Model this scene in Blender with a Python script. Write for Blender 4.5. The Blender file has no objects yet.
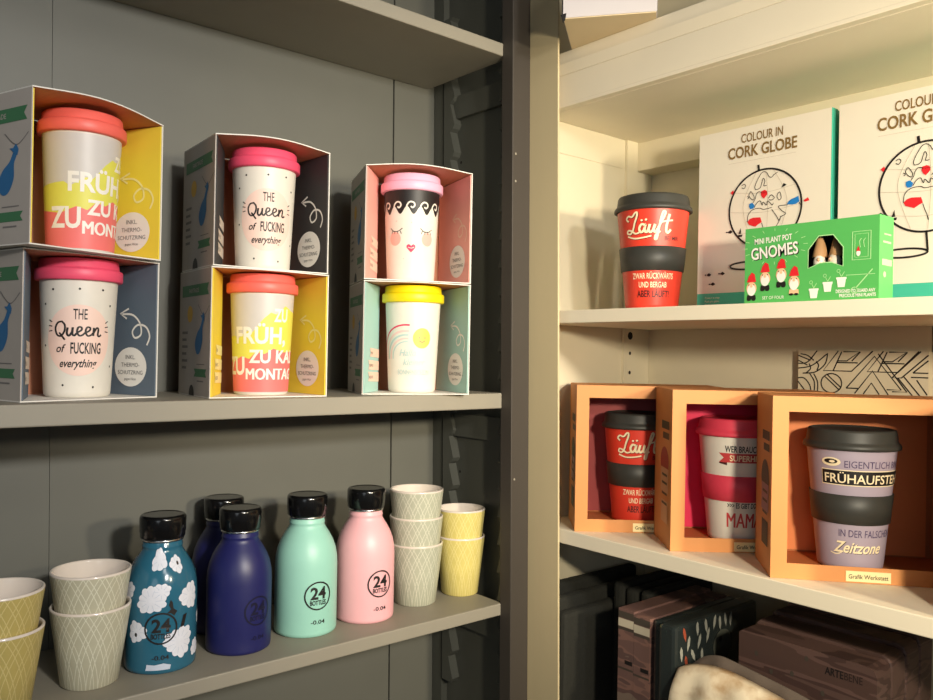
import bpy, bmesh, math, random
from math import sin, cos, pi, radians, atan2, sqrt
from mathutils import Vector, Matrix
random.seed(7)
SC = bpy.context.scene
COL = SC.collection

# ------------------------------------------------------------------ camera
cam_d = bpy.data.cameras.new('camera')
cam_d.sensor_width = 36.0
cam_d.lens = 812.0 / 933.0 * 36.0
cam_d.clip_start = 0.02
cam = bpy.data.objects.new('camera', cam_d)
COL.objects.link(cam)
_yaw, _roll, _pit = radians(49.8), radians(1.04), radians(0.247)
_f = Vector((cos(_yaw) * cos(_pit), sin(_yaw) * cos(_pit), sin(_pit)))
_r0 = Vector((sin(_yaw), -cos(_yaw), 0))
_u0 = _r0.cross(_f)
_R = _r0 * cos(_roll) + _u0 * sin(_roll)
_U = -_r0 * sin(_roll) + _u0 * cos(_roll)
cam.matrix_world = Matrix(((_R.x, _U.x, -_f.x, 0), (_R.y, _U.y, -_f.y, 0), (_R.z, _U.z, -_f.z, 1.5), (0, 0, 0, 1)))
SC.camera = cam

# ------------------------------------------------------------------ world, lamps, exposure
w = bpy.data.worlds.new('room_light'); SC.world = w; w.use_nodes = True
bg = w.node_tree.nodes['Background']
bg.inputs[0].default_value = (0.80, 0.90, 1.0, 1); bg.inputs[1].default_value = 0.06

def lamp(name, kind, loc, target, energy, color, size=0.3, **k):
    d = bpy.data.lights.new(name, kind); d.energy = energy; d.color = color
    if kind == 'AREA': d.shape = 'DISK'; d.size = size
    if kind == 'SPOT': d.shadow_soft_size = size; d.spot_size = radians(k.get('cone', 60)); d.spot_blend = k.get('blend', 0.8)
    o = bpy.data.objects.new(name, d); COL.objects.link(o); o.location = loc
    o.rotation_euler = (Vector(target) - Vector(loc)).to_track_quat('-Z', 'Y').to_euler()
    return o
lamp('warm_shop_lamp', 'SPOT', (0.24, -0.30, 1.63), (0.96, 0.50, 1.51), 44, (1.0, 0.88, 0.66), 0.035, cone=84, blend=1.0)
lamp('warm_shop_lamp', 'SPOT', (0.62, -0.75, 1.72), (0.88, 0.50, 1.50), 62, (1.0, 0.86, 0.62), 0.05, cone=60, blend=0.9)
lamp('white_fill_spot', 'SPOT', (0.24, -0.95, 1.96), (0.33, 0.86, 1.57), 98, (1.0, 0.96, 0.90), 0.07, cone=50, blend=1.0)  # neutral fill spot added for the left unit, cone kept off the right
lamp('ceiling_lamp', 'AREA', (0.05, -0.75, 2.35), (0.40, 0.85, 1.45), 3.5, (1.0, 0.96, 0.92), 0.35)
lamp('shop_window', 'AREA', (-1.7, -1.3, 1.75), (0.3, 0.9, 1.5), 6.0, (0.86, 0.94, 1.0), 1.1)

vs = SC.view_settings
SC.display_settings.display_device = 'sRGB'
vs.view_transform = 'Standard'; vs.look = 'None'; vs.gamma = 1.0; vs.exposure = 0.0
vs.use_curve_mapping = False

# ------------------------------------------------------------------ materials
def lin(c):
    return tuple((v / 12.92 if v <= 0.04045 else ((v + 0.055) / 1.055) ** 2.4) for v in (x / 255.0 for x in c))
MATS = {}
def mat(name, rgb, rough=0.6, var=0.06, scale=40.0, bump=0.0, metal=0.0, spec=0.5, stretch=None, coat=0.0):
    if name in MATS: return MATS[name]
    m = bpy.data.materials.new(name); m.use_nodes = True
    nt = m.node_tree; b = nt.nodes['Principled BSDF']
    c = lin(rgb)
    tc = nt.nodes.new('ShaderNodeTexCoord'); no = nt.nodes.new('ShaderNodeTexNoise')
    no.inputs['Scale'].default_value = scale; no.inputs['Detail'].default_value = 4
    if stretch:
        mp = nt.nodes.new('ShaderNodeMapping'); mp.inputs['Scale'].default_value = stretch
        nt.links.new(tc.outputs['Object'], mp.inputs[0]); nt.links.new(mp.outputs[0], no.inputs['Vector'])
    else:
        nt.links.new(tc.outputs['Object'], no.inputs['Vector'])
    mx = nt.nodes.new('ShaderNodeMix'); mx.data_type = 'RGBA'
    mx.inputs[6].default_value = (*[max(0, v * (1 - var)) for v in c], 1)
    mx.inputs[7].default_value = (*[min(1, v * (1 + var)) for v in c], 1)
    nt.links.new(no.outputs[0], mx.inputs[0]); nt.links.new(mx.outputs[2], b.inputs['Base Color'])
    b.inputs['Roughness'].default_value = rough; b.inputs['Metallic'].default_value = metal
    b.inputs['Specular IOR Level'].default_value = spec
    if coat: b.inputs['Coat Weight'].default_value = coat; b.inputs['Coat Roughness'].default_value = 0.1
    if bump:
        bp = nt.nodes.new('ShaderNodeBump'); bp.inputs['Strength'].default_value = bump; bp.inputs['Distance'].default_value = 0.002
        nt.links.new(no.outputs[0], bp.inputs['Height']); nt.links.new(bp.outputs[0], b.inputs['Normal'])
    MATS[name] = m
    return m

def lattice_mat(name, rgb, line, h):
    """glaze with a raised wire lattice of long pointed loops running round the tumbler"""
    if name in MATS: return MATS[name]
    m = mat(name, rgb, 0.4, 0.10, 90)
    nt = m.node_tree; b = nt.nodes['Principled BSDF']; N = nt.nodes; L = nt.links
    tc = N.new('ShaderNodeTexCoord'); sp = N.new('ShaderNodeSeparateXYZ'); L.new(tc.outputs['Object'], sp.inputs[0])
    def M(op, a, bb=None):
        n = N.new('ShaderNodeMath'); n.operation = op
        for i, v in enumerate((a, bb)):
            if v is None: continue
            if isinstance(v, (int, float)): n.inputs[i].default_value = v
            else: L.new(v, n.inputs[i])
        return n.outputs[0]
    phi = M('ARCTAN2', sp.outputs[0], sp.outputs[1])
    zz = M('DIVIDE', sp.outputs[2], h)
    g = M('MULTIPLY', M('POWER', M('MAXIMUM', zz, 0.0), 1.7), 2 * pi * 1.0)
    lines = None
    for s in (1, -1):
        for ph in (0.0, 1.05):
            v = M('ABSOLUTE', M('SINE', M('ADD', M('MULTIPLY', phi, 8.0), M('MULTIPLY', M('ADD', g, ph), s))))
            k = M('LESS_THAN', v, 0.10)
            lines = k if lines is None else M('MAXIMUM', lines, k)
    mx = N.new('ShaderNodeMix'); mx.data_type = 'RGBA'
    old = b.inputs['Base Color'].links[0].from_socket
    L.new(lines, mx.inputs[0]); L.new(old, mx.inputs[6]); mx.inputs[7].default_value = (*lin(line), 1)
    L.new(mx.outputs[2], b.inputs['Base Color'])
    bp = N.new('ShaderNodeBump'); bp.inputs['Strength'].default_value = 0.35; bp.inputs['Distance'].default_value = 0.0006
    L.new(lines, bp.inputs['Height']); L.new(bp.outputs[0], b.inputs['Normal'])
    return m

# ------------------------------------------------------------------ mesh builder
class MB:
    def __init__(s): s.v = []; s.f = []; s.m = []; s.sm = []; s.mats = []
    def mi(s, m):
        if m not in s.mats: s.mats.append(m)
        return s.mats.index(m)
    def add(s, verts, faces, m, smooth=False, M=None):
        o = len(s.v); k = s.mi(m)
        s.v += [tuple((M @ Vector(p)) if M else p) for p in verts]
        for f in faces: s.f.append([o + i for i in f]); s.m.append(k); s.sm.append(smooth)
        return s
    def box(s, a, b, m, M=None):
        x0, y0, z0 = a; x1, y1, z1 = b
        vs_ = [(x0,y0,z0),(x1,y0,z0),(x1,y1,z0),(x0,y1,z0),(x0,y0,z1),(x1,y0,z1),(x1,y1,z1),(x0,y1,z1)]
        return s.add(vs_, [(0,3,2,1),(4,5,6,7),(0,1,5,4),(1,2,6,5),(2,3,7,6),(3,0,4,7)], m, False, M)
    def lbox(s, a, b, m):
        return s.box(a, (b[0], b[1], 0.95), m).box((a[0], a[1], 0.95), b, m)
    def prism(s, pts, d, m, M=None, smooth=False):
        """pts: 2-D outline (x, z); extruded in y from d[0] to d[1]"""
        n = len(pts)
        vs_ = [(p[0], d[0], p[1]) for p in pts] + [(p[0], d[1], p[1]) for p in pts]
        fs = [list(range(n)), list(range(2*n-1, n-1, -1))] + [(i, n+i, n+(i+1) % n, (i+1) % n) for i in range(n)]
        return s.add(vs_, fs, m, smooth, M)
    def lathe(s, prof, m, seg=72, M=None, smooth=True, caps=(True, True)):
        vs_ = []; fs = []
        for r, z in prof:
            for i in range(seg):
                a = 2*pi*i/seg; vs_.append((r*sin(a), -r*cos(a), z))
        n = len(prof)
        for j in range(n-1):
            for i in range(seg):
                k = (i+1) % seg
                fs.append((j*seg+i, j*seg+k, (j+1)*seg+k, (j+1)*seg+i))
        s.add(vs_, fs, m, smooth, M)
        if caps[0]: s.add([vs_[i] for i in range(seg)], [list(range(seg))[::-1]], m, False, M)
        if caps[1]: s.add([vs_[(n-1)*seg+i] for i in range(seg)], [list(range(seg))], m, False, M)
        return s
    def decal(s, D, fn, m, step=None, off=0.0002):
        """D: list of (2-D verts, faces); fn(u, v, off) -> 3-D; step slices it so that it follows a curve"""
        bm = bmesh.new()
        for vv, ff in D:
            q = [bm.verts.new((a, b, 0)) for a, b in vv]
            for f in ff:
                try: bm.faces.new([q[i] for i in f])
                except ValueError: pass
        if step:
            us = [x.co.x for x in bm.verts]; zs = [x.co.y for x in bm.verts]
            if us:
                for ax, lo, hi, st in ((0, min(us), max(us), step), (1, min(zs), max(zs), step*2)):
                    t = (math.floor(lo/st)+1)*st
                    while t < hi:
                        bmesh.ops.bisect_plane(bm, geom=bm.verts[:]+bm.edges[:]+bm.faces[:], dist=1e-7,
                                               plane_co=(t, 0, 0) if ax == 0 else (0, t, 0), plane_no=(1, 0, 0) if ax == 0 else (0, 1, 0))
                        t += st
        bmesh.ops.triangulate(bm, faces=bm.faces[:])
        bm.verts.index_update()
        s.add([fn(x.co.x, x.co.y, off) for x in bm.verts], [[x.index for x in f.verts] for f in bm.faces], m, bool(step))
        bm.free()
        return s
    def build(s, name, parent=None, bevel=0.0, loc=None, rz=0.0, lean=None):
        if lean:   # upright parts sheared off vertical to line up in the camera view: x and y drift per metre of height about z = 1.5
            s.v = [(x-(max(z, .95)-1.5)*lean[0], y-(max(z, .95)-1.5)*lean[1], z) for x, y, z in s.v]
        me = bpy.data.meshes.new(name); me.from_pydata(s.v, [], s.f)
        for m in s.mats: me.materials.append(m)
        me.polygons.foreach_set('material_index', s.m); me.polygons.foreach_set('use_smooth', s.sm)
        me.update()
        o = bpy.data.objects.new(name, me); COL.objects.link(o)
        if parent: o.parent = parent
        if loc: o.location = loc
        if rz: o.rotation_euler = (0, 0, rz)
        if bevel:
            b = o.modifiers.new('bevel', 'BEVEL'); b.width = bevel; b.segments = 2; b.limit_method = 'ANGLE'; b.angle_limit = radians(40)
        return o

def tag(o, label, cat, group=None):
    o['label'] = label; o['category'] = cat
    if group: o['group'] = group
    return o
def thing(name, label, cat, loc=(0, 0, 0), rz=0.0, group=None):
    o = bpy.data.objects.new(name, None); COL.objects.link(o)
    o.empty_display_size = 0.02; o.location = loc; o.rotation_euler = (0, 0, rz)
    return tag(o, label, cat, group)

# ------------------------------------------------------------------ flat artwork helpers
_tc = {}
def text(s, h, x=0, y=0, wide=1.0, shear=0.0, bold=0.0, align='CENTER', rot=0.0, fit=None):
    """letters as filled shapes, cap height h, centred on (x, y)"""
    key = (s, round(bold, 4), shear)
    if key not in _tc:
        cu = bpy.data.curves.new('t', 'FONT'); cu.body = s; cu.size = 1; cu.align_x = 'LEFT'
        cu.offset = bold; cu.shear = shear; cu.resolution_u = 3
        ob = bpy.data.objects.new('t', cu); COL.objects.link(ob)
        me = ob.to_mesh()
        V = [(p.co.x, p.co.y) for p in me.vertices]; Fc = [tuple(p.vertices) for p in me.polygons]
        ob.to_mesh_clear(); bpy.data.objects.remove(ob); bpy.data.curves.remove(cu)
        _tc[key] = (V, Fc)
    V, Fc = _tc[key]
    if not V: return []
    x0 = min(p[0] for p in V); x1 = max(p[0] for p in V); k = h / 0.73
    if fit: wide = fit / ((x1-x0)*k)
    cx = {'CENTER': (x0+x1)/2, 'LEFT': x0, 'RIGHT': x1}[align]
    c, n = cos(rot), sin(rot)
    out = []
    for a, b in V:
        a = (a-cx)*k*wide; b = b*k - h/2
        out.append((x + a*c - b*n, y + a*n + b*c))
    return [(out, Fc)]
def disc(x, y, r, ry=None, n=28, rot=0.0):
    ry = ry or r
    P = [(r*cos(2*pi*i/n), ry*sin(2*pi*i/n)) for i in range(n)]
    return [([(x+a*cos(rot)-b*sin(rot), y+a*sin(rot)+b*cos(rot)) for a, b in P], [tuple(range(n))])]
def poly(p): return [(list(p), [tuple(range(len(p)))])]
def rect(x0, y0, x1, y1): return poly([(x0,y0),(x1,y0),(x1,y1),(x0,y1)])
def spline(pts, n=7, closed=False):
    P = list(pts); out = []
    if closed: P = [P[-1]] + P + P[:2]
    else: P = [P[0]] + P + [P[-1]]
    for i in range(1, len(P)-2):
        a, b, c, d = P[i-1], P[i], P[i+1], P[i+2]
        for k in range(n):
            t = k/n
            out.append(tuple(0.5*((2*b[j]) + (-a[j]+c[j])*t + (2*a[j]-5*b[j]+4*c[j]-d[j])*t*t + (-a[j]+3*b[j]-3*c[j]+d[j])*t**3) for j in (0, 1)))
    if not closed: out.append(tuple(P[-2]))
    return out
def stroke(pts, w, closed=False, n=7, curve=True):
    p = spline(pts, n, closed) if curve else list(pts)
    N = len(p); L = []; R = []
    for i in range(N):
        a = p[(i-1) % N] if (closed or i) else p[0]; b = p[(i+1) % N] if (closed or i < N-1) else p[-1]
        dx, dy = b[0]-a[0], b[1]-a[1]; l = sqrt(dx*dx+dy*dy) or 1e-9
        L.append((p[i][0]-dy/l*w/2, p[i][1]+dx/l*w/2)); R.append((p[i][0]+dy/l*w/2, p[i][1]-dx/l*w/2))
    fs = [(i, (i+1) % N, N+(i+1) % N, N+i) for i in range(N if closed else N-1)]
    return [(L+R, fs)]
def ring(x, y, r, w, n=40): return stroke([(x+r*cos(2*pi*i/n), y+r*sin(2*pi*i/n)) for i in range(n)], w, True, curve=False)
def xf(D, s=1.0, x=0, y=0, sx=None, rot=0.0):
    sx = s if sx is None else sx; c, n = cos(rot), sin(rot)
    return [([(x + (a*sx)*c - (b*s)*n, y + (a*sx)*n + (b*s)*c) for a, b in vv], ff) for vv, ff in D]
def plane_fn(o, ex, ez):
    o, ex, ez = Vector(o), Vector(ex).normalized(), Vector(ez).normalized(); n = ex.cross(ez)
    return lambda u, v, off: tuple(o + ex*u + ez*v + n*off)
def round_fn(rad, rref):
    def f(u, v, off):
        a = u/rref; r = rad(v) + off
        return (r*sin(a), -r*cos(a), v)
    return f
def prof_r(prof):
    def r(z):
        for (r0, z0), (r1, z1) in zip(prof, prof[1:]):
            if z0 <= z <= z1 and z1 > z0: return r0 + (r1-r0)*(z-z0)/(z1-z0)
        return prof[-1][0] if z > prof[-1][1] else prof[0][0]
    return r

# ------------------------------------------------------------------ paints and papers
TAUPE = mat('taupe_paint', (146, 140, 126), 0.55, 0.05, 25, 0.08)
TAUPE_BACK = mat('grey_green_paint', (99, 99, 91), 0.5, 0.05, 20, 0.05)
TAUPE_DARK = mat('dark_taupe', (62, 56, 50), 0.6, 0.06, 25, 0.08)  # darker tone for the left stile and the backing board
SIDE_DARK = mat('dark_grey_side_paint', (76, 77, 70), 0.55, 0.06, 25, 0.05)
CREAM = mat('cream_paint', (232, 222, 200), 0.5, 0.03, 18, 0.05)
CREAM_BACK = mat('cream_back_paint', (214, 204, 178), 0.55, 0.04, 18, 0.05)
STILE = mat('beige_stile_paint', (204, 188, 150), 0.5, 0.05, 22, 0.05, stretch=(1, 1, 0.2))
HOLE = mat('dark_hole', (20, 18, 16), 0.8)
WALL = mat('plaster_wall', (200, 196, 186), 0.85, 0.04, 12, 0.2)
FLOORM = mat('floor_boards', (120, 92, 66), 0.5, 0.2, 6, 0.1, stretch=(1, 12, 1))
WHITE_CARD = mat('white_card', (226, 222, 214), 0.6, 0.03, 60)
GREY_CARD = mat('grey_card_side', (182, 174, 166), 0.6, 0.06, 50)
INK = mat('black_ink', (26, 22, 22), 0.5, 0.05)
WHITE_INK = mat('white_ink', (240, 236, 228), 0.5, 0.03)
STEEL = mat('brushed_steel', (200, 200, 198), 0.25, 0.03, 60, metal=1.0)
BLACK_CAP = mat('black_cap_plastic', (15, 15, 16), 0.16, 0.05)

# ------------------------------------------------------------------ room
def structure(name, mb, **k):
    o = mb.build(name, **k); o['kind'] = 'structure'; return o
structure('floor', MB().box((-2.6, -2.6, -0.05), (1.3, 1.15, 0.0), FLOORM))
structure('wall_left', MB().box((-2.6, 1.06, 0.0), (1.3, 1.16, 2.9), WALL))
structure('wall_right', MB().box((1.12, -2.6, 0.0), (1.22, 1.06, 2.9), WALL))

# ------------------------------------------------------------------ left shelving unit (taupe)
LEAN = 0.0185
LU = thing('shelving_unit', 'taupe grey painted shelving unit with toothed shelf supports, holding mug boxes and bottles', 'shelf', (0, 0, 0))
mb = MB()
xs = [-0.47, -0.236, 0.2330, 0.7015, 0.82]
gp = {0.2330: 0.00025, -0.236: 0.0003}
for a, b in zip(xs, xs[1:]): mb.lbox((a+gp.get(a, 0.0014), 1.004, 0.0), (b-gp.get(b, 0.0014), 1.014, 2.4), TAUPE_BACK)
mb.lbox((-0.47, 1.0145, 0.0), (0.82, 1.03, 2.4), TAUPE_DARK)
mb.build('back_panel', LU, lean=(0.0125, 0))
for z0, z1, xe in ((1.908, 1.9255, .7615), (1.4255, 1.4465, .7610), (1.1405, 1.157, .7675), (0.80, 0.82, .770)):
    MB().box((-0.46, 0.82, z0), (xe, 1.0035, z1), TAUPE).build('shelf', LU, 0.0015)
mb = MB(); mb.lbox((0.791, 0.8225, 0.0), (0.803, 1.0035, 2.4), SIDE_DARK)
mb.lbox((0.780, 0.98, 0.0), (0.791, 1.0035, 2.4), SIDE_DARK)
for z in (1.855, 1.375, 1.09): mb.box((0.783, 0.845, z), (0.791, 0.98, z+0.034), SIDE_DARK)
for z in (1.56, 1.60, 1.65, 1.70, 1.745, 1.79, 1.32, 1.27, 1.22):
    mb.decal(disc(0, 0, 0.0022), plane_fn((0.791, 0.950, z), (0, -1, 0), (0, 0, 1)), HOLE)
mb.build('side_panel', LU, lean=(LEAN, 0))
def rack(y0, y1, x0, x1):
    m = MB(); p = []
    z = 1.0
    n = 24; st = 0.042
    out = [(y1, 1.0)]
    for i in range(n):
        a = 1.0+i*st
        out += [(y0+0.004, a), (y0, a+0.006), (y0+0.010, a+st-0.004)]
    out += [(y0+0.004, 1.0+n*st), (y1, 1.0+n*st)]
    M = Matrix(((0, 1, 0, 0), (1, 0, 0, 0), (0, 0, 1, 0), (0, 0, 0, 1)))
    m.prism(out, (x0, x1), SIDE_DARK, M)
    return m
rack(0.950, 0.975, 0.777, 0.791).build('toothed_rack', LU, lean=(LEAN, 0))
mb = MB(); out = [(0.776, 1.0)]
for i in range(26):
    a = 1.0+i*0.0385
    out += [(0.7665, a), (0.7610, a+0.004), (0.7695, a+0.034)]
out += [(0.776, 1.0+26*0.0385)]
mb.prism(out, (0.8235, 0.8330), SIDE_DARK); mb.build('toothed_rack', LU, lean=(LEAN, 0))
mb = MB().lbox((0.7562, 0.80, 0.0), (0.7893, 0.822, 2.4), TAUPE_DARK)
f = plane_fn((0.7562, 0.80, 0), (1, 0, 0), (0, 0, 1))
for z in (1.735, 1.772, 1.33): mb.decal(disc(0.006, z, 0.0016), f, TAUPE)
mb.build('stile', LU, 0.001, lean=(LEAN, 0))
MB().box((-0.47, 0.80, 0.0), (-0.43, 1.0035, 2.4), SIDE_DARK).build('side_panel', LU)

# ------------------------------------------------------------------ right shelving unit (cream)
RU = thing('shelving_unit', 'cream painted shelving unit under the lamp, holding globe boxes and framed mugs', 'shelf', (0, 0, 0))
mb = MB()
ys = [-0.62, -0.13, 0.385, 0.83]
for a, b in zip(ys, ys[1:]): mb.box((1.06, a+0.0008, 0.0), (1.07, b-0.0008, 2.4), CREAM_BACK)
mb.box((1.0705, -0.62, 0), (1.09, 0.83, 2.4), CREAM_BACK)
mb.build('back_panel', RU)
MB().box((1.018, -0.60, 1.7895), (1.0595, 0.8025, 1.8335), CREAM_BACK).build('back_rail', RU, 0.001)
MB().box((0.805, -0.60, 1.8932), (1.0595, 0.8025, 1.9110), CREAM).build('shelf', RU, 0.001)
mb = MB().box((0.812, -0.60, 1.8335), (1.0595, 0.8025, 1.8925), CREAM)
mb.prism([(0.8115, 1.8789), (0.8115, 1.8928), (0.7985, 1.8928), (0.8040, 1.8789)], (-0.60, 0.8025), CREAM)
mb.box((0.800, -0.60, 1.8335), (0.8115, 0.8025, 1.8385), CREAM).box((0.8035, -0.60, 1.8390), (0.8118, 0.8025, 1.8786), CREAM)
mb.build('soffit', RU, 0.0008)
MB().box((0.80, -0.60, 1.5430), (1.0595, 0.8025, 1.5600), CREAM).build('shelf', RU, 0.001)
MB().box((0.80, -0.60, 1.2493), (1.0595, 0.8025, 1.2680), CREAM).build('shelf', RU, 0.001)
MB().box((0.80, -0.60, 0.980), (1.0595, 0.8025, 1.0)   , CREAM).build('shelf', RU, 0.001)
mb = MB().box((0.8005, 0.803, 0.0), (1.0595, 0.8215, 2.4), CREAM_BACK)
mb.box((0.82, 0.8015, 1.7890), (0.985, 0.8030, 1.8333), CREAM_BACK)
mb.build('side_panel', RU)
mb = MB().box((0.992, 0.798, 1.5605), (1.0175, 0.8028, 1.8333), CREAM_BACK).box((0.992, 0.798, 1.2685), (1.0175, 0.8028, 1.5425), CREAM_BACK)
f = plane_fn((1.006, 0.798, 0), (1, 0, 0), (0, 0, 1))
for z in (1.532, 1.505, 1.475, 1.445, 1.415, 1.6, 1.63, 1.66): mb.decal(disc(0, z, 0.0028 if z != 1.532 else 0.006), f, HOLE)
mb.build('hole_strip', RU)
MB().lbox((0.7895, 0.7457, 0.0), (0.7925, 0.8140, 2.4), STILE).build('stile', RU, 0.0005, lean=(LEAN, -0.0066))

# ------------------------------------------------------------------ coffee mugs with lids
def script_lauft(kw=1.0):
    S = []
    stroke = lambda p, w: globals()['stroke'](p, w*kw)
    S += stroke([(.02,.60),(-.08,.72),(.02,.84),(.18,.80),(.30,.95),(.38,.98),(.38,.82),(.28,.52),(.20,.22),(.08,.06),(-.06,.10),(-.02,.22),(.14,.18),(.30,.06),(.46,.10)], .055)
    S += stroke([(.66,.42),(.54,.44),(.46,.26),(.53,.10),(.64,.20),(.70,.44),(.66,.20),(.73,.10),(.82,.24)], .07)
    S += disc(.56, .62, .045) + disc(.72, .64, .045)
    S += stroke([(.86,.44),(.81,.20),(.88,.10),(.99,.22),(1.04,.44),(.99,.20),(1.06,.10),(1.14,.24)], .07)
    S += stroke([(1.14,.24),(1.30,.62),(1.40,.92),(1.34,1.0),(1.27,.80),(1.19,.30),(1.12,-.16),(1.05,-.20),(1.08,-.02),(1.24,.14)], .06)
    S += stroke([(1.56,.88),(1.47,.42),(1.46,.16),(1.53,.08),(1.64,.22)], .07)
    S += stroke([(1.24,.52),(1.46,.58),(1.70,.62)], .05)
    S += stroke([(-.06,-.04),(.25,-.15),(.60,-.13),(.92,-.06)], .05)
    return S
def script_queen():
    S = stroke([(.30,.86),(.10,.78),(-.02,.46),(.06,.10),(.26,.02),(.44,.30),(.46,.66),(.32,.86)], .10, True)
    S += stroke([(.18,.22),(.30,.04),(.46,-.20)], .10)
    S += stroke([(.60,.52),(.56,.18),(.66,.04),(.80,.26),(.84,.54),(.82,.16),(.92,.06),(1.02,.20)], .11)
    for x in (1.02, 1.42): S += stroke([(x,.22),(x+.22,.38),(x+.22,.54),(x+.08,.54),(x+.02,.28),(x+.12,.06),(x+.28,.10),(x+.40,.24)], .10)
    S += stroke([(1.84,.54),(1.82,.06)], .11) + stroke([(1.83,.22),(1.98,.52),(2.08,.46),(2.06,.12),(2.14,.04),(2.24,.14)], .10)
    return S

def gift_mug(label, loc, face, lidcol, art, group=None, big=1.0):
    """tall lidded mug without sleeve; face = rotation that turns its print forward"""
    t = thing('travel_mug', label, 'mug', loc, face, group); t.scale = (.96*big, .96*big, 1.03*(1.02 if big > 1 else 1))
    prof = [(0.0298, 0.0), (0.0320, 0.002), (0.0325, 0.006), (0.0380, 0.1150)]
    body = MB(); art_m = MUG_W
    body.lathe(prof, art_m, 80)
    fn = round_fn(prof_r(prof), 0.034)
    art(lambda D, m, off=0.00025: body.decal(D, fn, m, 0.004, off))
    body.build('body', t)
    lp = [(0.0375, 0.1135), (0.0418, 0.1138), (0.0428, 0.1150), (0.0428, 0.1235), (0.0420, 0.1250), (0.0398, 0.1255), (0.0392, 0.1270), (0.0386, 0.1335), (0.0374, 0.1350), (0.0340, 0.1352), (0.0330, 0.1335)]
    MB().lathe(lp, lidcol, 80).build('lid', t)
    return t
MUG_W = mat('cream_white_bamboo', (226, 220, 208), 0.45, 0.03, 120)
MUG_G = mat('pale_grey_bamboo', (205, 200, 196), 0.45, 0.03, 120)
CORAL = mat('coral_print', (234, 116, 114), 0.5, 0.04)
LIME = mat('lime_yellow_print', (222, 218, 92), 0.5, 0.05)
ROSE = mat('pale_rose_print', (240, 208, 194), 0.5, 0.03)
CHEEK = mat('cheek_pink_print', (244, 172, 160), 0.5, 0.03)
LID_CORAL = mat('coral_silicone', (242, 106, 94), 0.45, 0.04)
LID_PINK = mat('hot_pink_silicone', (240, 84, 116), 0.45, 0.04)
LID_LILAC = mat('lilac_silicone', (240, 178, 204), 0.45, 0.04)
LID_YELLOW = mat('yellow_silicone', (240, 214, 10), 0.45, 0.04)
HEART = mat('raspberry_print', (222, 52, 92), 0.5)
SUN = mat('sun_yellow_print', (244, 200, 92), 0.5, 0.08)
FAINT = mat('pale_blue_print', (180, 204, 202), 0.5)
FAINT2 = mat('pale_pink_print', (236, 196, 190), 0.5)

def art_mountain(put):
    W = .068
    put(poly([(-W,.112),(W,.112),(W,.002),(-W,.002)]), MUG_G, .00012)
    put(poly([(-W,.062),(-.034,.066),(-.028,.062),(-.014,.071),(-.008,.070),(.004,.085),(.012,.092),(.018,.090),(.030,.100),(.040,.095),(W,.09),(W,.03),(-W,.03)]), LIME, .0002)
    put(poly([(-W,.040),(-.038,.036),(-.022,.043),(-.012,.040),(-.004,.048),(.006,.046),(.016,.052),(.030,.048),(W,.05),(W,.0035),(-W,.0035)]), CORAL, .00028)
    g = .00036
    put(text('ZU', .0145, .0245, .0895, .85, 0, .03, fit=.018), WHITE_INK, g)
    put(text('FRÜH,', .0185, .001, .0670, .80, 0, .03, fit=.062), WHITE_INK, g)
    put(text('ZU', .0200, -.0335, .0330, .80, 0, .03, fit=.031), WHITE_INK, g)
    put(text('ZU KALT,', .0145, -.0125, .0435, .80, 0, .03, 'LEFT', fit=.080), WHITE_INK, g)
    for e in (-.0006, 0, .0006): put(text('MONTAG', .0130, -.0160+e, .0240, .86, 0, 0, 'LEFT', fit=.066), WHITE_INK, g+e*.02)
def art_queen(put):
    put(disc(0, .0555, .0315, .0345, 40), ROSE)
    put(text('THE', .0105, .001, .0810, .55, 0, .01, fit=.0125), INK, .0004)
    put(xf(script_queen(), .0165, -.0215, .0590, .0190), INK, .0004)
    put(text('of', .0080, -.0165, .0478, .9, .3, .015, fit=.0095), INK, .0004)
    put(text('FUCKING', .0110, .0070, .0482, .50, 0, .02, fit=.0290), INK, .0004)
    put(text('everything', .0080, .0000, .0335, .68, .35, .02, fit=.0360), INK, .0004)
    for s, x0 in ((-1, -.0255), (1, .0255)):
        for a, y in ((.6, .0725), (.2, .0685), (-.2, .0645)):
            put(stroke([(x0, y), (x0+s*.004*cos(a), y+.004*sin(a))], .0010, curve=False), INK, .0004)
    for x, y in ((-.024,.104),(.0,.105),(.021,.105),(.031,.090),(-.015,.012),(.015,.010),(-.036,.05),(.037,.03),(-.034,.09)):
        put(disc(x, y, .0011, n=10), INK, .0003)
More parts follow.
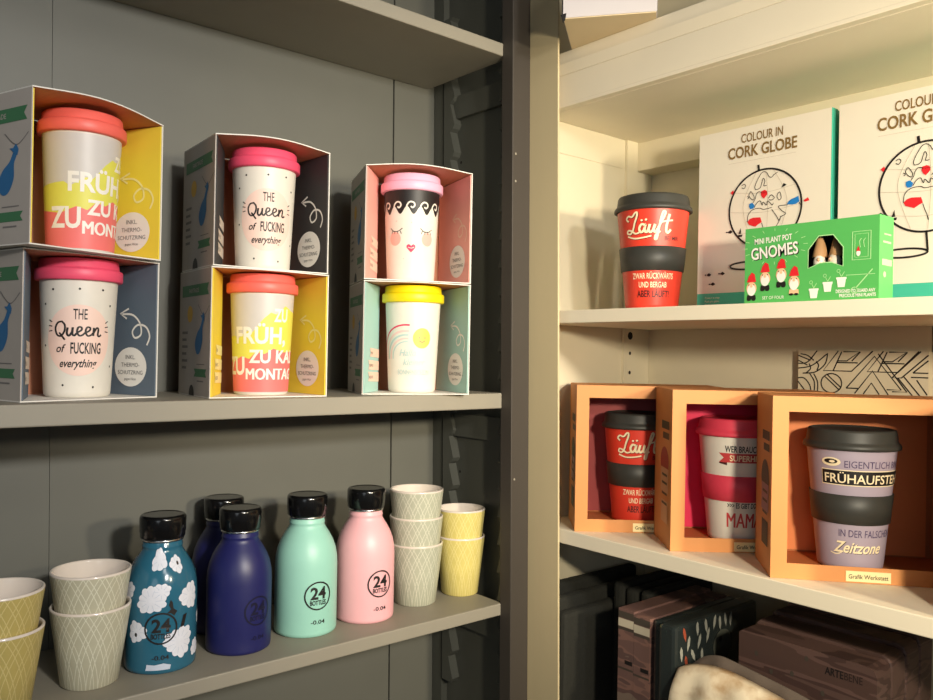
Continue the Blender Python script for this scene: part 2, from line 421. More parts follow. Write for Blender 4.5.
def art_face(put):
    W = .07
    P_ = .0172
    low = [(-W + i*2*W/160, .0885 + .0048*cos((-W + i*2*W/160 + .0060)/P_*2*pi)) for i in range(161)]
    put(poly([(-W, .1148), (W, .1148)] + low[::-1]), INK)
    for k in range(-4, 5):
        x = k*P_
        put(stroke([(x-.0060,.0880),(x-.0060,.0940),(x-.0025,.0985),(x+.0022,.0980),(x+.0036,.0945),(x+.0012,.0915),(x-.0012,.0932)], .0019), MUG_W, .0005)
    for s in (-1, 1):
        put(disc(s*.0225, .0530, .0085), CHEEK)
        c = s*.0205
        put(stroke([(c-.009,.0665),(c-.004,.0625),(c+.003,.0625),(c+.009,.0660)], .0009), INK, .0004)
        for d in (-.006,-.002,.002,.006): put(stroke([(c+d,.0628),(c+d*1.25,.0590)], .0008, curve=False), INK, .0004)
    H = [(0,-1),(-.55,-.45),(-.95,.1),(-.9,.6),(-.5,.8),(-.15,.65),(0,.35),(.15,.65),(.5,.8),(.9,.6),(.95,.1),(.55,-.45)]
    put(poly([(a*.0062, .0415+b*.0058) for a, b in H]), HEART, .0004)
    put(stroke([(-.004,.0425),(0,.0412),(.004,.0425)], .0007), MUG_W, .0005)
    for x, y in ((-.01,.028),(.006,.027),(-.02,.075),(.0,.073)): put(disc(x, y, .0006, n=8), CHEEK)
def art_rainbow(put):
    def arc(r, w, m, a0=95, a1=185):
        put(stroke([(-.0075+r*1.05*cos(radians(a)), .0440+r*sin(radians(a))) for a in range(a0-10, a1+1, 10)], w), m, .0003)
    arc(.0410, .0020, HEART); arc(.0335, .0026, FAINT2); arc(.0285, .0022, FAINT); arc(.0240, .0018, FAINT2); arc(.0200, .0014, FAINT)
    put(disc(.0125, .0685, .0120, .0128, 36), SUN, .0004)
    put(stroke([(.0085,.0655),(.0125,.0635),(.0165,.0655)], .0009), LID_CORAL, .0009)
    put(disc(.0088,.0690,.0009,n=8)+disc(.0162,.0690,.0009,n=8), CORAL, .0009)
    put(text('Hallo', .0085, -.006, .0505, .9, .3, .01), FAINT, .0006)
    put(text('kleiner', .0085, .003, .0390, .9, .3, .01), FAINT, .0006)
    put(text('SONNENSCHEIN', .0066, .002, .0260, .66, 0, .0, fit=.044), FAINT, .0006)

# ------------------------------------------------------------------ open gift boxes round those mugs
GREEN = mat('ribbon_green_print', (66, 122, 84), 0.55)
WHALE = mat('whale_blue_print', (44, 108, 160), 0.55, 0.1)
OCHRE = mat('ochre_print', (216, 172, 72), 0.55)
GREYTXT = mat('grey_small_print', (122, 118, 116), 0.6)
BROWN_CARD = mat('brown_card_inside', (196, 132, 100), 0.7, 0.05, 70)
LINERS = {'yellow': mat('yellow_card', (240, 214, 66), 0.6, 0.03, 60), 'slate': mat('slate_blue_card', (92, 106, 120), 0.6, 0.06, 40),
          'black': mat('black_card', (52, 51, 52), 0.6, 0.05, 40), 'pink': mat('pink_card', (242, 172, 160), 0.6, 0.03, 60), 'aqua': mat('aqua_card', (166, 204, 196), 0.6, 0.03, 60)}
def gift_box(label, x, y, z, yaw, w, d, h, liner, bulge, ribbon_m, group, gx):
    t = thing('gift_box', label, 'box', (x, y, z), yaw, group)
    T = 0.0012; sh = MB(); bl_ = bulge
    sh.box((0, 0, 0), (w, d, T), WHITE_CARD)
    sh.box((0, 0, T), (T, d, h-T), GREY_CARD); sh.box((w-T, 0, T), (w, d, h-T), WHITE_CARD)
    sh.box((T, d-T, T), (w-T, d, h-T), BROWN_CARD)
    # top flap, arched where the lid pushes it up
    n = 16; top = []; fs = []
    for i in range(n+1):
        q = i/n; up = bulge*sin(pi*q)**1.2
        for yy, k in ((-0.0005 - 0.006*sin(pi*q)*(bulge > 0.003), 1), (d, 0.25)):
            for zz in (h-T, h): top.append((w*q, yy, zz+up*k))
    for i in range(n):
        a = i*4; b = a+4
        fs += [(a, b, b+1, a+1), (a+2, a+3, b+3, b+2), (a+1, b+1, b+3, a+3), (a, a+2, b+2, b)]
    fs += [(0, 1, 3, 2), (n*4, n*4+2, n*4+3, n*4+1)]
    o = len(sh.v); k1 = sh.mi(WHITE_CARD); k2 = sh.mi(BROWN_CARD)
    sh.add(top, fs, WHITE_CARD)
    for j in range(len(fs)):
        if j % 4 == 3 and j < n*4: sh.m[len(sh.m)-len(fs)+j] = k2
    # printed outside of the left wall
    f = plane_fn((0, d, 0), (0, -1, 0), (0, 0, 1))
    sh.decal(poly([(.010,h-.030),(d-.006,h-.030),(d-.011,h-.0235),(d-.006,h-.017),(.010,h-.017)]), f, GREEN, None, .0003)
    sh.decal(text('FAIRTRADE', .0050, d*.48, h-.0235, 1.0, 0, .01), f, GREY_CARD, None, .0005)
    sh.decal(disc(d*.36, h-.050, .0095), f, OCHRE, None, .0003)
    wv = lambda P: [(d*.16+a*.82, .050+(b-.047)*.62) for a, b in P]
    sh.decal(poly(wv(spline([(d*.50,.047),(d*.46,.062),(d*.54,.080),(d*.66,.092),(d*.74,.108),(d*.78,.100),(d*.74,.088),(d*.74,.066),(d*.66,.047),(d*.57,.042)], 5, True))), f, WHALE, None, .0003)
    sh.decal(poly(wv([(d*.74,.104),(d*.66,.112),(d*.72,.112),(d*.77,.118),(d*.82,.109),(d*.80,.100)])), f, WHALE, None, .0004)
    for i in range(6): sh.decal(rect(.012, .030+i*.008, .012+.016+.004*(i % 2), .033+i*.008), f, GREYTXT, None, .0003)
    sh.decal(poly([(d*.52,.022),(d-.010,.022),(d-.014,.0265),(d-.010,.031),(d*.52,.031),(d*.56,.0265)]), f, GREEN, None, .0003)
    sh.decal(rect(d*.62,.0165,d*.82,.0180)+rect(d*.6,.0355,d*.85,.0365), f, GREYTXT, None, .0003)
    sh.decal(stroke([(d*.62,h-.040),(d*.80,h-.052),(d*.97,h-.042)], .001), f, GREYTXT, None, .0003)
    sh.decal(poly([(d*.45+.009*cos(a*pi/12), .0005+.012*sin(a*pi/12)) for a in range(13)]), f, INK, None, .0004)
    sh.build('shell', t)
    # coloured liner: two slanting cheeks that hold the mug
    L = LINERS[liner]; li = MB(); ri = MB()
    def cheek(x0, y0, x1, y1, name):
        dx, dy = x1-x0, y1-y0; l = sqrt(dx*dx+dy*dy); nx, ny = -dy/l*.0006, dx/l*.0006
        z0, z1 = T+.0003, h-T-.0006
        vs_ = [(x0-nx,y0-ny,z0),(x1-nx,y1-ny,z0),(x1+nx,y1+ny,z0),(x0+nx,y0+ny,z0),(x0-nx,y0-ny,z1),(x1-nx,y1-ny,z1),(x1+nx,y1+ny,z1),(x0+nx,y0+ny,z1)]
        (li if name == 'l' else ri).add(vs_, [(0,3,2,1),(4,5,6,7),(0,1,5,4),(1,2,6,5),(2,3,7,6),(3,0,4,7)], L)
        return l
    a0, b0, a1, b1 = T+.0009, .0008, gx-.0425, .0665
    l1 = cheek(a0, b0, a1, b1, 'l')
    f = plane_fn((a0, b0, 0), (a1-a0, b1-b0, 0), (0, 0, 1))
    for k, (zz, hh, x0) in enumerate(((.0465, .0120, .026), (.0300, .0130, .019), (.0150, .0130, .019))):
        sh2 = poly([(x0,zz+.001),(x0+.004,zz+hh*.5),(x0-.001,zz+hh),(l1,zz+hh-.002),(l1,zz-.001)])
        li.decal(sh2, f, ribbon_m, None, .0011)
        li.decal(text(('BPA', 'BAMBUS', 'BECHER')[k], .0040, x0+.005, zz+hh*.46, .9, 0, 0, 'LEFT'), f, GREYTXT, None, .0014)
    a0, b0, a1, b1 = w-T-.0135, d-T-.003, w-T-.0009, .0008
    l2 = cheek(a0, b0, a1, b1, 'r')
    f = plane_fn((a0, b0, 0), (a1-a0, b1-b0, 0), (0, 0, 1))
    q = l2*.64
    ri.decal(disc(q, .0320, .0285*(l2/.118), .0215, 40), f, WHITE_INK, None, .0011)
    for s, zz, hh in (('INKL.', .0430, .0048), ('THERMO-', .0345, .0048), ('SCHUTZRING', .0262, .0046), ('gegen Hitze', .0190, .0028)):
        ri.decal(text(s, hh, q, zz, 1.15*l2/.118), f, GREYTXT, None, .0014)
    p = [(.88,.056),(.92,.066),(.86,.076),(.74,.078),(.66,.071),(.70,.064),(.79,.068),(.77,.080),(.66,.089),(.50,.090)]
    arrow = ribbon_m if liner in ('yellow', 'pink') else WHITE_INK
    ri.decal(stroke([(l2*a, b) for a, b in p], .0022), f, arrow, None, .0011)
    ri.decal(stroke([(l2*.60,.0960),(l2*.47,.0905),(l2*.57,.0850)], .0022, curve=False), f, arrow, None, .0012)
    li.build('liner', t); ri.build('liner', t)
    return t
YEL_RIB = mat('pale_yellow_print', (248, 236, 160), 0.55)
BEIGE_RIB = mat('beige_print', (222, 206, 190), 0.55)
PINK_RIB = mat('pale_pink_ribbon_print', (246, 206, 186), 0.55)
SZ = 1.4466
GB = 'open gift boxes with mugs on the middle shelf'
BOXES = [
    # x, y, z, yaw, w, h, liner, bulge, ribbons, lid, art, mug label, box label
    (.1716, .8470, SZ, 15.0, .1445, .1450, 'slate', .001, BEIGE_RIB, LID_PINK, art_queen, 'white mug with hot pink lid and Queen lettering, in the slate blue lined box', 'open gift box with slate blue lining, standing on the shelf at the far left'),
    (.1716, .8240, SZ+.1463, 20.0, .1460, .1450, 'yellow', .006, YEL_RIB, LID_CORAL, art_mountain, 'grey, lime and coral mug with orange red lid in the upper left yellow box', 'open gift box with yellow lining, stacked on the slate blue box at far left'),
    (.3525, .8440, SZ, -4.0, .1390, .1425, 'yellow', .001, YEL_RIB, LID_CORAL, art_mountain, 'grey, lime and coral mug with coral lid, in the yellow box under the black one', 'open gift box with yellow lining standing on the shelf under the black lined box'),
    (.3545, .8450, SZ+.1437, -4.0, .1365, .1425, 'black', .005, BEIGE_RIB, LID_PINK, art_queen, 'white mug with hot pink lid and Queen lettering, in the black lined box', 'open gift box with black lining stacked on the middle yellow box'),
    (.5540, .8560, SZ, -22.6, .1400, .1425, 'aqua', .001, PINK_RIB, LID_YELLOW, art_rainbow, 'white mug with yellow lid, pale rainbow and sun print, in the aqua box', 'open gift box with aqua lining on the shelf beneath the pink one'),
    (.5520, .8530, SZ+.1437, -22.6, .1395, .1425, 'pink', .005, PINK_RIB, LID_LILAC, art_face, 'mug with lilac lid, black wavy hair and sleeping face, in the pink box', 'open gift box with pink lining stacked on the aqua box'),
]
TURN = {('slate', .001): (.575, 1), ('yellow', .006): (.585, 30), ('yellow', .001): (.56, -4), ('black', .005): (.555, 7), ('aqua', .001): (.54, 0), ('pink', .005): (.51, 0)}
for (x, y, z, yaw, wd, h, ln, bu, rb, lid, art, ml, bl) in BOXES:
    a = radians(yaw); d = .108
    gift_box(bl, x, y, z, a, wd, d, h, ln, bu, rb, GB, wd*TURN[(ln, bu)][0])
    qx, tw = TURN[(ln, bu)]
    cx, cy = wd*qx, .0490
    px, py = x + cx*cos(a) - cy*sin(a), y + cx*sin(a) + cy*cos(a)
    d_ = Vector((-px, -py)).normalized(); tr = radians(tw)
    face = atan2(d_.x*cos(tr)-d_.y*sin(tr), -(d_.x*sin(tr)+d_.y*cos(tr)))
    gift_mug(ml, (px, py, z+.0014), face, lid, art, 'lidded mugs in the gift boxes', 1.03 if wd > .142 else 1.0)

# ------------------------------------------------------------------ tumblers
LAT = {'sand': lattice_mat('sand_glaze', (186, 182, 158), (214, 212, 192), .082),
       'grey': lattice_mat('sage_glaze', (176, 178, 158), (208, 208, 190), .082),
       'mustard': lattice_mat('mustard_glaze', (184, 166, 98), (206, 190, 128), .082),
       'lemon': lattice_mat('lemon_glaze', (216, 200, 118), (230, 216, 146), .082)}
GLAZE_IN = mat('white_inner_glaze', (222, 210, 198), 0.18, 0.03, 30, coat=0.5)
def tumbler(x, y, z, kind, label, rt=.0365, rb=.0285, h=.082, rz=0.0, group=None):
    m = MB(); t = .0028
    m.lathe([(rb-.002, 0), (rb, .0015), (rb+(rt-rb)*.5, h*.5), (rt, h-.0025)], LAT[kind], 64, caps=(True, False))
    m.lathe([(rt, h-.0025), (rt+.0002, h-.001), (rt-.0010, h), (rt-t+.0006, h-.0004), (rt-t, h-.002)], GLAZE_IN, 64, caps=(False, False))
    m.lathe([(rt-t, h-.002), (rb+(rt-rb)*.5-t, h*.5), (rb-t, .005), (rb-t-.003, .0034)], GLAZE_IN, 64, caps=(False, True))
    o = m.build('tumbler', None, loc=(x, y, z), rz=rz)
    return tag(o, label, 'cup', group)
BZ = 1.1572; ST = .0365
TG = 'ceramic tumblers on the lower shelf'
k = dict(rt=.0385, rb=.0275, h=.0800, group=TG)
tumbler(.1600, .8580, BZ, 'mustard', 'mustard yellow tumbler at the bottom of the stack cut by the left edge', **k)
tumbler(.1595, .8580, BZ+.0360, 'mustard', 'mustard yellow tumbler on top of the stack cut by the left edge', **k)
tumbler(.2480, .8830, BZ, 'sand', 'sand coloured tumbler under another, left of the flowered bottle', **k)
tumbler(.2475, .8830, BZ+.0360, 'sand', 'sand coloured tumbler topping the stack left of the flowered bottle', **k)
k = dict(rt=.0368, rb=.0283, h=.0830, group=TG)
tumbler(.6750, .8990, BZ, 'grey', 'sage grey tumbler at the bottom of the three high stack', **k)
tumbler(.6745, .8990, BZ+ST, 'grey', 'sage grey tumbler in the middle of the three high stack', **k)
tumbler(.6745, .8990, BZ+2*ST, 'grey', 'sage grey tumbler on top of the three high stack', **k)
k = dict(rt=.0345, rb=.0262, h=.0830, group=TG)
tumbler(.7525, .8960, BZ, 'lemon', 'lemon yellow tumbler under another beside the right side panel', **k)
tumbler(.7525, .8960, BZ+.0385, 'lemon', 'lemon yellow tumbler on top, nearest the right side panel', **k)

# ------------------------------------------------------------------ drinking bottles
BP = [(r_, z_ if z_ < .05 else z_-.0105) for r_, z_ in [(.0345, 0), (.0372, .0018), (.0378, .005), (.0378, .092), (.0372, .102), (.0352, .112), (.0318, .121), (.0272, .1295), (.0232, .1355), (.0214, .1390), (.0210, .1415),
      (.0216, .1425), (.0216, .1440), (.0209, .1450), (.0209, .1478), (.0203, .1490)]]
LOGO_FN_R = .0378
def bottle(x, y, label, m, ink, logo_deg, extra=None, group='metal drinking bottles on the lower shelf', s=1.0):
    d = Vector((-x, -y)).normalized()
    a = radians(logo_deg); d = Vector((d.x*cos(a)-d.y*sin(a), d.x*sin(a)+d.y*cos(a)))
    t = thing('drinking_bottle', label, 'bottle', (x, y, BZ), atan2(d.x, -d.y), group)
    t.scale = (s, s, s)
    b = MB().lathe(BP, m, 80)
    fn = round_fn(prof_r(BP), LOGO_FN_R)
    if extra: extra(lambda D, mm, off=.0003: b.decal(D, fn, mm, .004, off))
    o = .0006
    b.decal(ring(0, .0500, .0162, .0018), fn, ink, .004, o)
    b.decal(text('24', .0145, .0002, .0535, 1.0, 0, .03, fit=.0195), fn, ink, .004, o)
    b.decal(text('BOTTLES', .0056, 0, .0420, .80, 0, .03, fit=.0200), fn, ink, .004, o)
    b.decal(text('-0.04', .0050, 0, .0190, 1.2, 0, .012, fit=.0175), fn, ink, .004, o)
    b.build('body', t)
    MB().lathe([(r_, z_-.0105) for r_, z_ in ((.0203, .1485), (.0222, .1488), (.0226, .1500), (.0222, .1515), (.0205, .1518))], STEEL, 64).build('collar', t)
    MB().lathe([(r_, z_-.0105) for r_, z_ in ((.0205, .1516), (.0232, .1518), (.0240, .1530), (.0240, .1570), (.0246, .1590), (.0248, .1730), (.0243, .1752), (.0230, .1766), (.0212, .1770), (.0200, .1764))], BLACK_CAP, 64).build('cap', t)
    return t
FLOWER = mat('white_blossom_print', (224, 226, 236), 0.35, 0.08, 200)
FLOWER2 = mat('grey_blossom_print', (196, 204, 220), 0.35, 0.08, 200)
def flowers(put):
    def blossom(x, y, r, n=9, m=FLOWER, eye=None, sq=1.0, ph=0.0):
        P = []
        for i in range(n*6):
            a = 2*pi*i/(n*6)+ph; q = r*(0.86+0.16*abs(sin(a*n/2)))*(1+.12*sin(3*a+x*900))
            P.append((x+q*cos(a), y+q*sin(a)*sq))
        put(poly(P), m, .0003)
        for i in range(n): 
            a = 2*pi*i/n+ph
            put(stroke([(x+r*.35*cos(a), y+r*.35*sin(a)*sq), (x+r*.8*cos(a), y+r*.8*sin(a)*sq)], .0005, curve=False), FLOWER2, .0004)
        if eye: put(disc(x+eye[0], y+eye[1], .0016, .0022, 12), INK, .0005)
    blossom(-.004, .1210, .0105, 7, sq=1.1); blossom(.0195, .1155, .0090, 7, eye=(.002, .001))
    blossom(-.011, .0800, .0150, 10, sq=.95); blossom(.0000, .0890, .0095, 8)
    blossom(.0330, .0800, .0130, 9, sq=1.1)
    blossom(-.0260, .0460, .0115, 8, eye=(-.001, -.003)); blossom(-.0420, .088, .011, 8)
    blossom(.0200, .0330, .0165, 11, sq=1.0); blossom(.0450, .0200, .009, 7)
    put(poly([(-.015,.0055),(.010,.0055),(.011,.010),(.003,.0125),(-.006,.0110),(-.014,.012)]), FLOWER2, .0003)
    blossom(.062, .05, .012, 8); blossom(-.065, .03, .012, 8); blossom(.07, .10, .01, 8); blossom(-.06, .112, .009, 8)
    # little dark bird resting on the ring
    put(poly([(.006,.0660),(.010,.0700),(.0075,.0745),(.0095,.0800),(.0115,.0770),(.0125,.0705),(.0165,.0670),(.0135,.0625),(.010,.0655)]), INK, .0007)
    put(poly([(.0205,.0480),(.0250,.0490),(.0285,.0620),(.0240,.0610)]), INK, .0007)
TEAL = mat('petrol_enamel', (44, 100, 124), 0.16, 0.05, 80)
NAVY = mat('navy_matte', (30, 32, 88), 0.42, 0.06, 80)
NAVY_INK = mat('dark_navy_print', (20, 20, 48), 0.4)
MINT = mat('mint_matte', (152, 206, 190), 0.42, 0.03, 80)
PINK = mat('pink_matte', (238, 178, 184), 0.42, 0.03, 80)
def behind(px, py, r):
    l = sqrt(px*px+py*py); return px*(1+(r-.008)/l), py*(1+(r-.008)/l)
bx, by = behind(.3118, .8604, .0378)
bottle(bx, by, 'petrol blue bottle with white blossoms and a black ring mark', TEAL, INK, 0, flowers, s=.975)
bx, by = behind(.3981, .8588, .0378)
bottle(bx, by, 'navy blue bottle in front, between flowered and mint bottles', NAVY, NAVY_INK, 35, s=.965)
bottle(.4225, .9590, 'dark navy bottle half hidden behind the front navy one', NAVY, NAVY_INK, 35, s=.965)
bx, by = behind(.4857, .8648, .0378)
bottle(bx, by, 'mint green bottle with black cap and round black mark', MINT, INK, 23)
bx, by = behind(.5694, .8648, .0375)
bottle(bx, by, 'light pink bottle with black cap next to the grey tumblers', PINK, INK, 31)

# ------------------------------------------------------------------ sleeved travel mugs (right unit)
CHAR = mat('charcoal_silicone', (52, 52, 48), 0.5, 0.05, 60)
RED = mat('red_bamboo', (222, 62, 44), 0.4, 0.04, 90)
REDPINK = mat('raspberry_silicone', (214, 62, 84), 0.5, 0.04, 60)
LAV = mat('lavender_bamboo', (170, 157, 172), 0.45, 0.04, 90)
CREAM_INK = mat('cream_print', (246, 228, 190), 0.5)
DKRED_INK = mat('dark_brown_print', (70, 22, 20), 0.5)
PLUM_INK = mat('plum_print', (86, 72, 104), 0.5)
BAND_RED = mat('brick_red_print', (196, 64, 66), 0.5)
def sleeve_mug(label, loc, face, bm_, lm, art, sc=.945, zs=1.0):
    t = thing('travel_mug', label, 'mug', loc, face, 'sleeved travel mugs in the cream unit'); t.scale = (sc, sc, sc*zs)
    prof = [(.0320, 0), (.0345, .002), (.0352, .006), (.0480, .134)]
    b = MB().lathe(prof, bm_, 80); fn = round_fn(prof_r(prof), .043)
    art(lambda D, m, off=.0003: b.decal(D, fn, m, .004, off))
    b.build('body', t)
    R = prof_r(prof)
    MB().lathe([(R(.051)+.0003, .051), (R(.051)+.0018, .0515), (R(.083)+.0018, .0825), (R(.083)+.0003, .083)], lm, 80, caps=(False, False)).build('sleeve', t)
    MB().lathe([(.0470, .131), (.0500, .1312), (.0520, .1320), (.0522, .1345), (.0512, .1372), (.0494, .1385), (.0486, .1405), (.0474, .1500), (.0462, .1522), (.0430, .1532), (.0415, .1512)], lm, 80).build('lid', t)
    return t
def art_lauft(put):
    L = xf(script_lauft(1.35), .0300, -.0345, .0975, .0335)
    put(xf(L, 1, .0007, -.0007), DKRED_INK, .0003); put(L, CREAM_INK, .0006)
    put(text('BEI MIR', .0058, .0235, .0930, .8, 0, .02), DKRED_INK)
    put(text('ZWAR RÜCKWÄRTS', .0078, -.001, .0440, .62, 0, .015), CREAM_INK)
    put(text('UND BERGAB', .0076, -.001, .0325, .66, 0, .015), CREAM_INK)
    put(text('ABER LÄUFT!', .0090, 0, .0205, .70, 0, .02), DKRED_INK)
def art_mama(put):
    put(text('WER BRAUCHT SCHON', .0080, .0200, .1170, .58, 0, .02), INK)
    put(poly([(-.022,.1000),(.060,.1000),(.060,.1115),(-.022,.1115),(-.016,.1058)]), BAND_RED)
    put(poly([(-.022,.0985),(-.012,.0965),(-.012,.1000),(-.022,.1000)]), DKRED_INK)
    put(text('SUPERHELDEN', .0074, .0190, .1058, .85, 0, .02), CREAM_INK, .0005)
    put(text('>>> ES GIBT DOCH', .0066, .0120, .0470, .62, 0, .02), INK)
    for e in (-.0004, .0004): put(text('MAMA', .0190, .0130+e, .0290, .80, 0, 0, fit=.052), BAND_RED, .0003+e*.02)
def art_zeit(put):
    put(text('EIGENTLICH BIN ICH', .0078, -.0085, .1170, .68, 0, .005, 'LEFT', fit=.082), PLUM_INK)
    put(disc(-.0220, .1185, .0100, .0048), CREAM_INK, .0004); put(disc(-.0220, .1190, .0070, .0026), INK, .0006)
    put(disc(-.0205, .1188, .0030, .0014), CREAM_INK, .0008)
    put(poly([(-.0330,.0935),(.080,.0935),(.080,.1105),(-.0330,.1105)]), CREAM_INK, .0003)
    put(poly([(-.0320,.0945),(.079,.0945),(.079,.1095),(-.0320,.1095)]), INK, .0005)
    put(text('FRÜHAUFSTEHER', .0100, -.0290, .1015, .70, 0, .012, 'LEFT', fit=.102), CREAM_INK, .0008)
    put(text('IN DER FALSCHEN', .0082, -.0150, .0420, .62, 0, .005, 'LEFT', fit=.070), PLUM_INK)
    S = text('Zeitzone', .0125, .0080, .0270, .86, .38, .02, fit=.060)
    put(xf(S, 1, .0006, -.0006), INK, .0003); put(S, CREAM_INK, .0006)
    put(stroke([(-.026,.0195),(-.018,.0180),(-.010,.0215)], .0012), CREAM_INK, .0006)
def facing(x, y, deg):
    d = Vector((-x, -y)).normalized(); a = radians(deg)
    return atan2(d.x*cos(a)-d.y*sin(a), -(d.x*sin(a)+d.y*cos(a)))
sleeve_mug('red mug with charcoal lid and sleeve standing free beside the globe boxes', (.864, .6515, 1.5601), facing(.864, .6515, 3), RED, CHAR, art_lauft, .955)

# ------------------------------------------------------------------ framed card boxes holding mugs
KRAFT = mat('orange_kraft_card', (208, 140, 80), 0.6, 0.05, 30, 0.03)
KRAFT_IN = mat('orange_kraft_inside', (190, 112, 62), 0.65, 0.05, 30)
PANELS = [mat('dark_red_card', (150, 52, 52), 0.6, 0.04), mat('magenta_card', (228, 30, 84), 0.6, 0.04), mat('orange_card', (224, 132, 74), 0.6, 0.04)]
STICK = mat('cream_sticker', (244, 226, 170), 0.5)
OLIVE = mat('olive_print', (74, 70, 50), 0.6)
SIDECOL = [mat('lilac_side_print', (150, 120, 120), 0.6), mat('red_side_print', (160, 60, 50), 0.6), mat('beige_side_print', (206, 160, 120), 0.6)]
def frame_box(label, x, y, yaw, w, d, h, panel):
    t = thing('display_box', label, 'box', (x, y, 1.2682), yaw, 'orange window boxes with mugs')
    fr = .0165; T = .0015
    s = MB()
    s.box((0, 0, 0), (T, d, h), KRAFT).box((w-T, 0, 0), (w, d, h), KRAFT)
    s.box((T, 0, 0), (w-T, d, T), KRAFT).box((T, 0, h-T), (w-T, d, h), KRAFT).box((T, d-T, T), (w-T, d, h-T), KRAFT_IN)
    # mitred front frame
    o = [(0,0),(w,0),(w,h),(0,h)]; i = [(fr,fr),(w-fr,fr),(w-fr,h-fr),(fr,h-fr)]
    for k in range(4):
        k2 = (k+1) % 4
        q = [o[k], o[k2], i[k2], i[k]]
        s.prism(q, (-.0012, 0.0), KRAFT)
    s.box((fr-.0012, 0, fr), (fr, .012, h-fr), KRAFT_IN).box((w-fr, 0, fr), (w-fr+.0012, .012, h-fr), KRAFT_IN)
    s.box((fr, 0, h-fr), (w-fr, .03, h-fr+.0012), KRAFT_IN)
    f = plane_fn((0, d, 0), (0, -1, 0), (0, 0, 1))
    s.decal(rect(d*.42, h-.050, d*.86, h-.040)+rect(d*.5, h-.062, d*.86, h-.054), f, OLIVE, None, .0004)
    s.decal(disc(d*.62, h-.092, d*.24, .020), f, OLIVE if panel != 1 else SIDECOL[1], None, .0004)
    s.decal(rect(d*.42, h-.128, d*.86, h-.098), f, SIDECOL[2] if panel == 1 else SIDECOL[0], None, .0006)
    s.decal(rect(d*.46, h-.165, d*.84, h-.138), f, SIDECOL[2] if panel == 1 else OLIVE, None, .0006)
    for zz in (.085, .075, .062, .050): s.decal(rect(d*.5, zz, d*.8, zz+.003), f, OLIVE, None, .0008)
    s.build('carton', t)
    b = MB()
    b.box((T+.001, d-.0040, .0115), (w-T-.006, d-.0028, h-T-.001), PANELS[panel])
    b.build('inner_panel', t)
    b = MB().box((T+.0002, .0005, T), (w-T-.0002, d-T-.0002, .0095), KRAFT_IN); b.build('tray', t)
    k = MB().box((w*.395, -.0020, .0015), (w*.625, -.0014, .0125), STICK)
    k.decal(text('Grafik Werkstatt', .0046, w*.51, .0070, .88, 0, .01), plane_fn((0, -.0020, 0), (1, 0, 0), (0, 0, 1)), OLIVE, None, .0003)
    k.build('sticker', t)
    return t
FB = [(.8050, .7250, -42.5, .193, 0, 'orange window box with dark red inside, nearest the middle post', RED, CHAR, art_lauft, 'red mug with charcoal lid and sleeve inside the orange window box', .445, 15),
      (.8171, .5831, -41.5, .192, 1, 'orange window box with magenta inside, between the other two', MUG_W, REDPINK, art_mama, 'cream mug with raspberry lid and sleeve inside an orange window box', .460, 2),
      (.8069, .4488, -50.5, .190, 2, 'orange window box with orange inside, nearest the right edge', LAV, CHAR, art_zeit, 'lavender mug with charcoal lid and sleeve inside an orange window box', .468, 3)]
for x, y, yaw, wd, pn, bl, bm_, lm, art, ml, q, tw in FB:
    a = radians(yaw); d = .092
    frame_box(bl, x, y, a, wd, d, .193, pn)
    cx, cy = wd*q, (.0402 if pn == 0 else .0372)
    px, py = x + cx*cos(a) - cy*sin(a), y + cx*sin(a) + cy*cos(a)
    sleeve_mug(ml, (px, py, 1.2780), facing(px, py, tw), bm_, lm, art, .90 if pn == 0 else .94, 1.06 if pn == 0 else 1.035)

frame_box('orange window box cut off beyond the right picture edge', .806, .266, radians(-74), .190, .098, .193, 2)

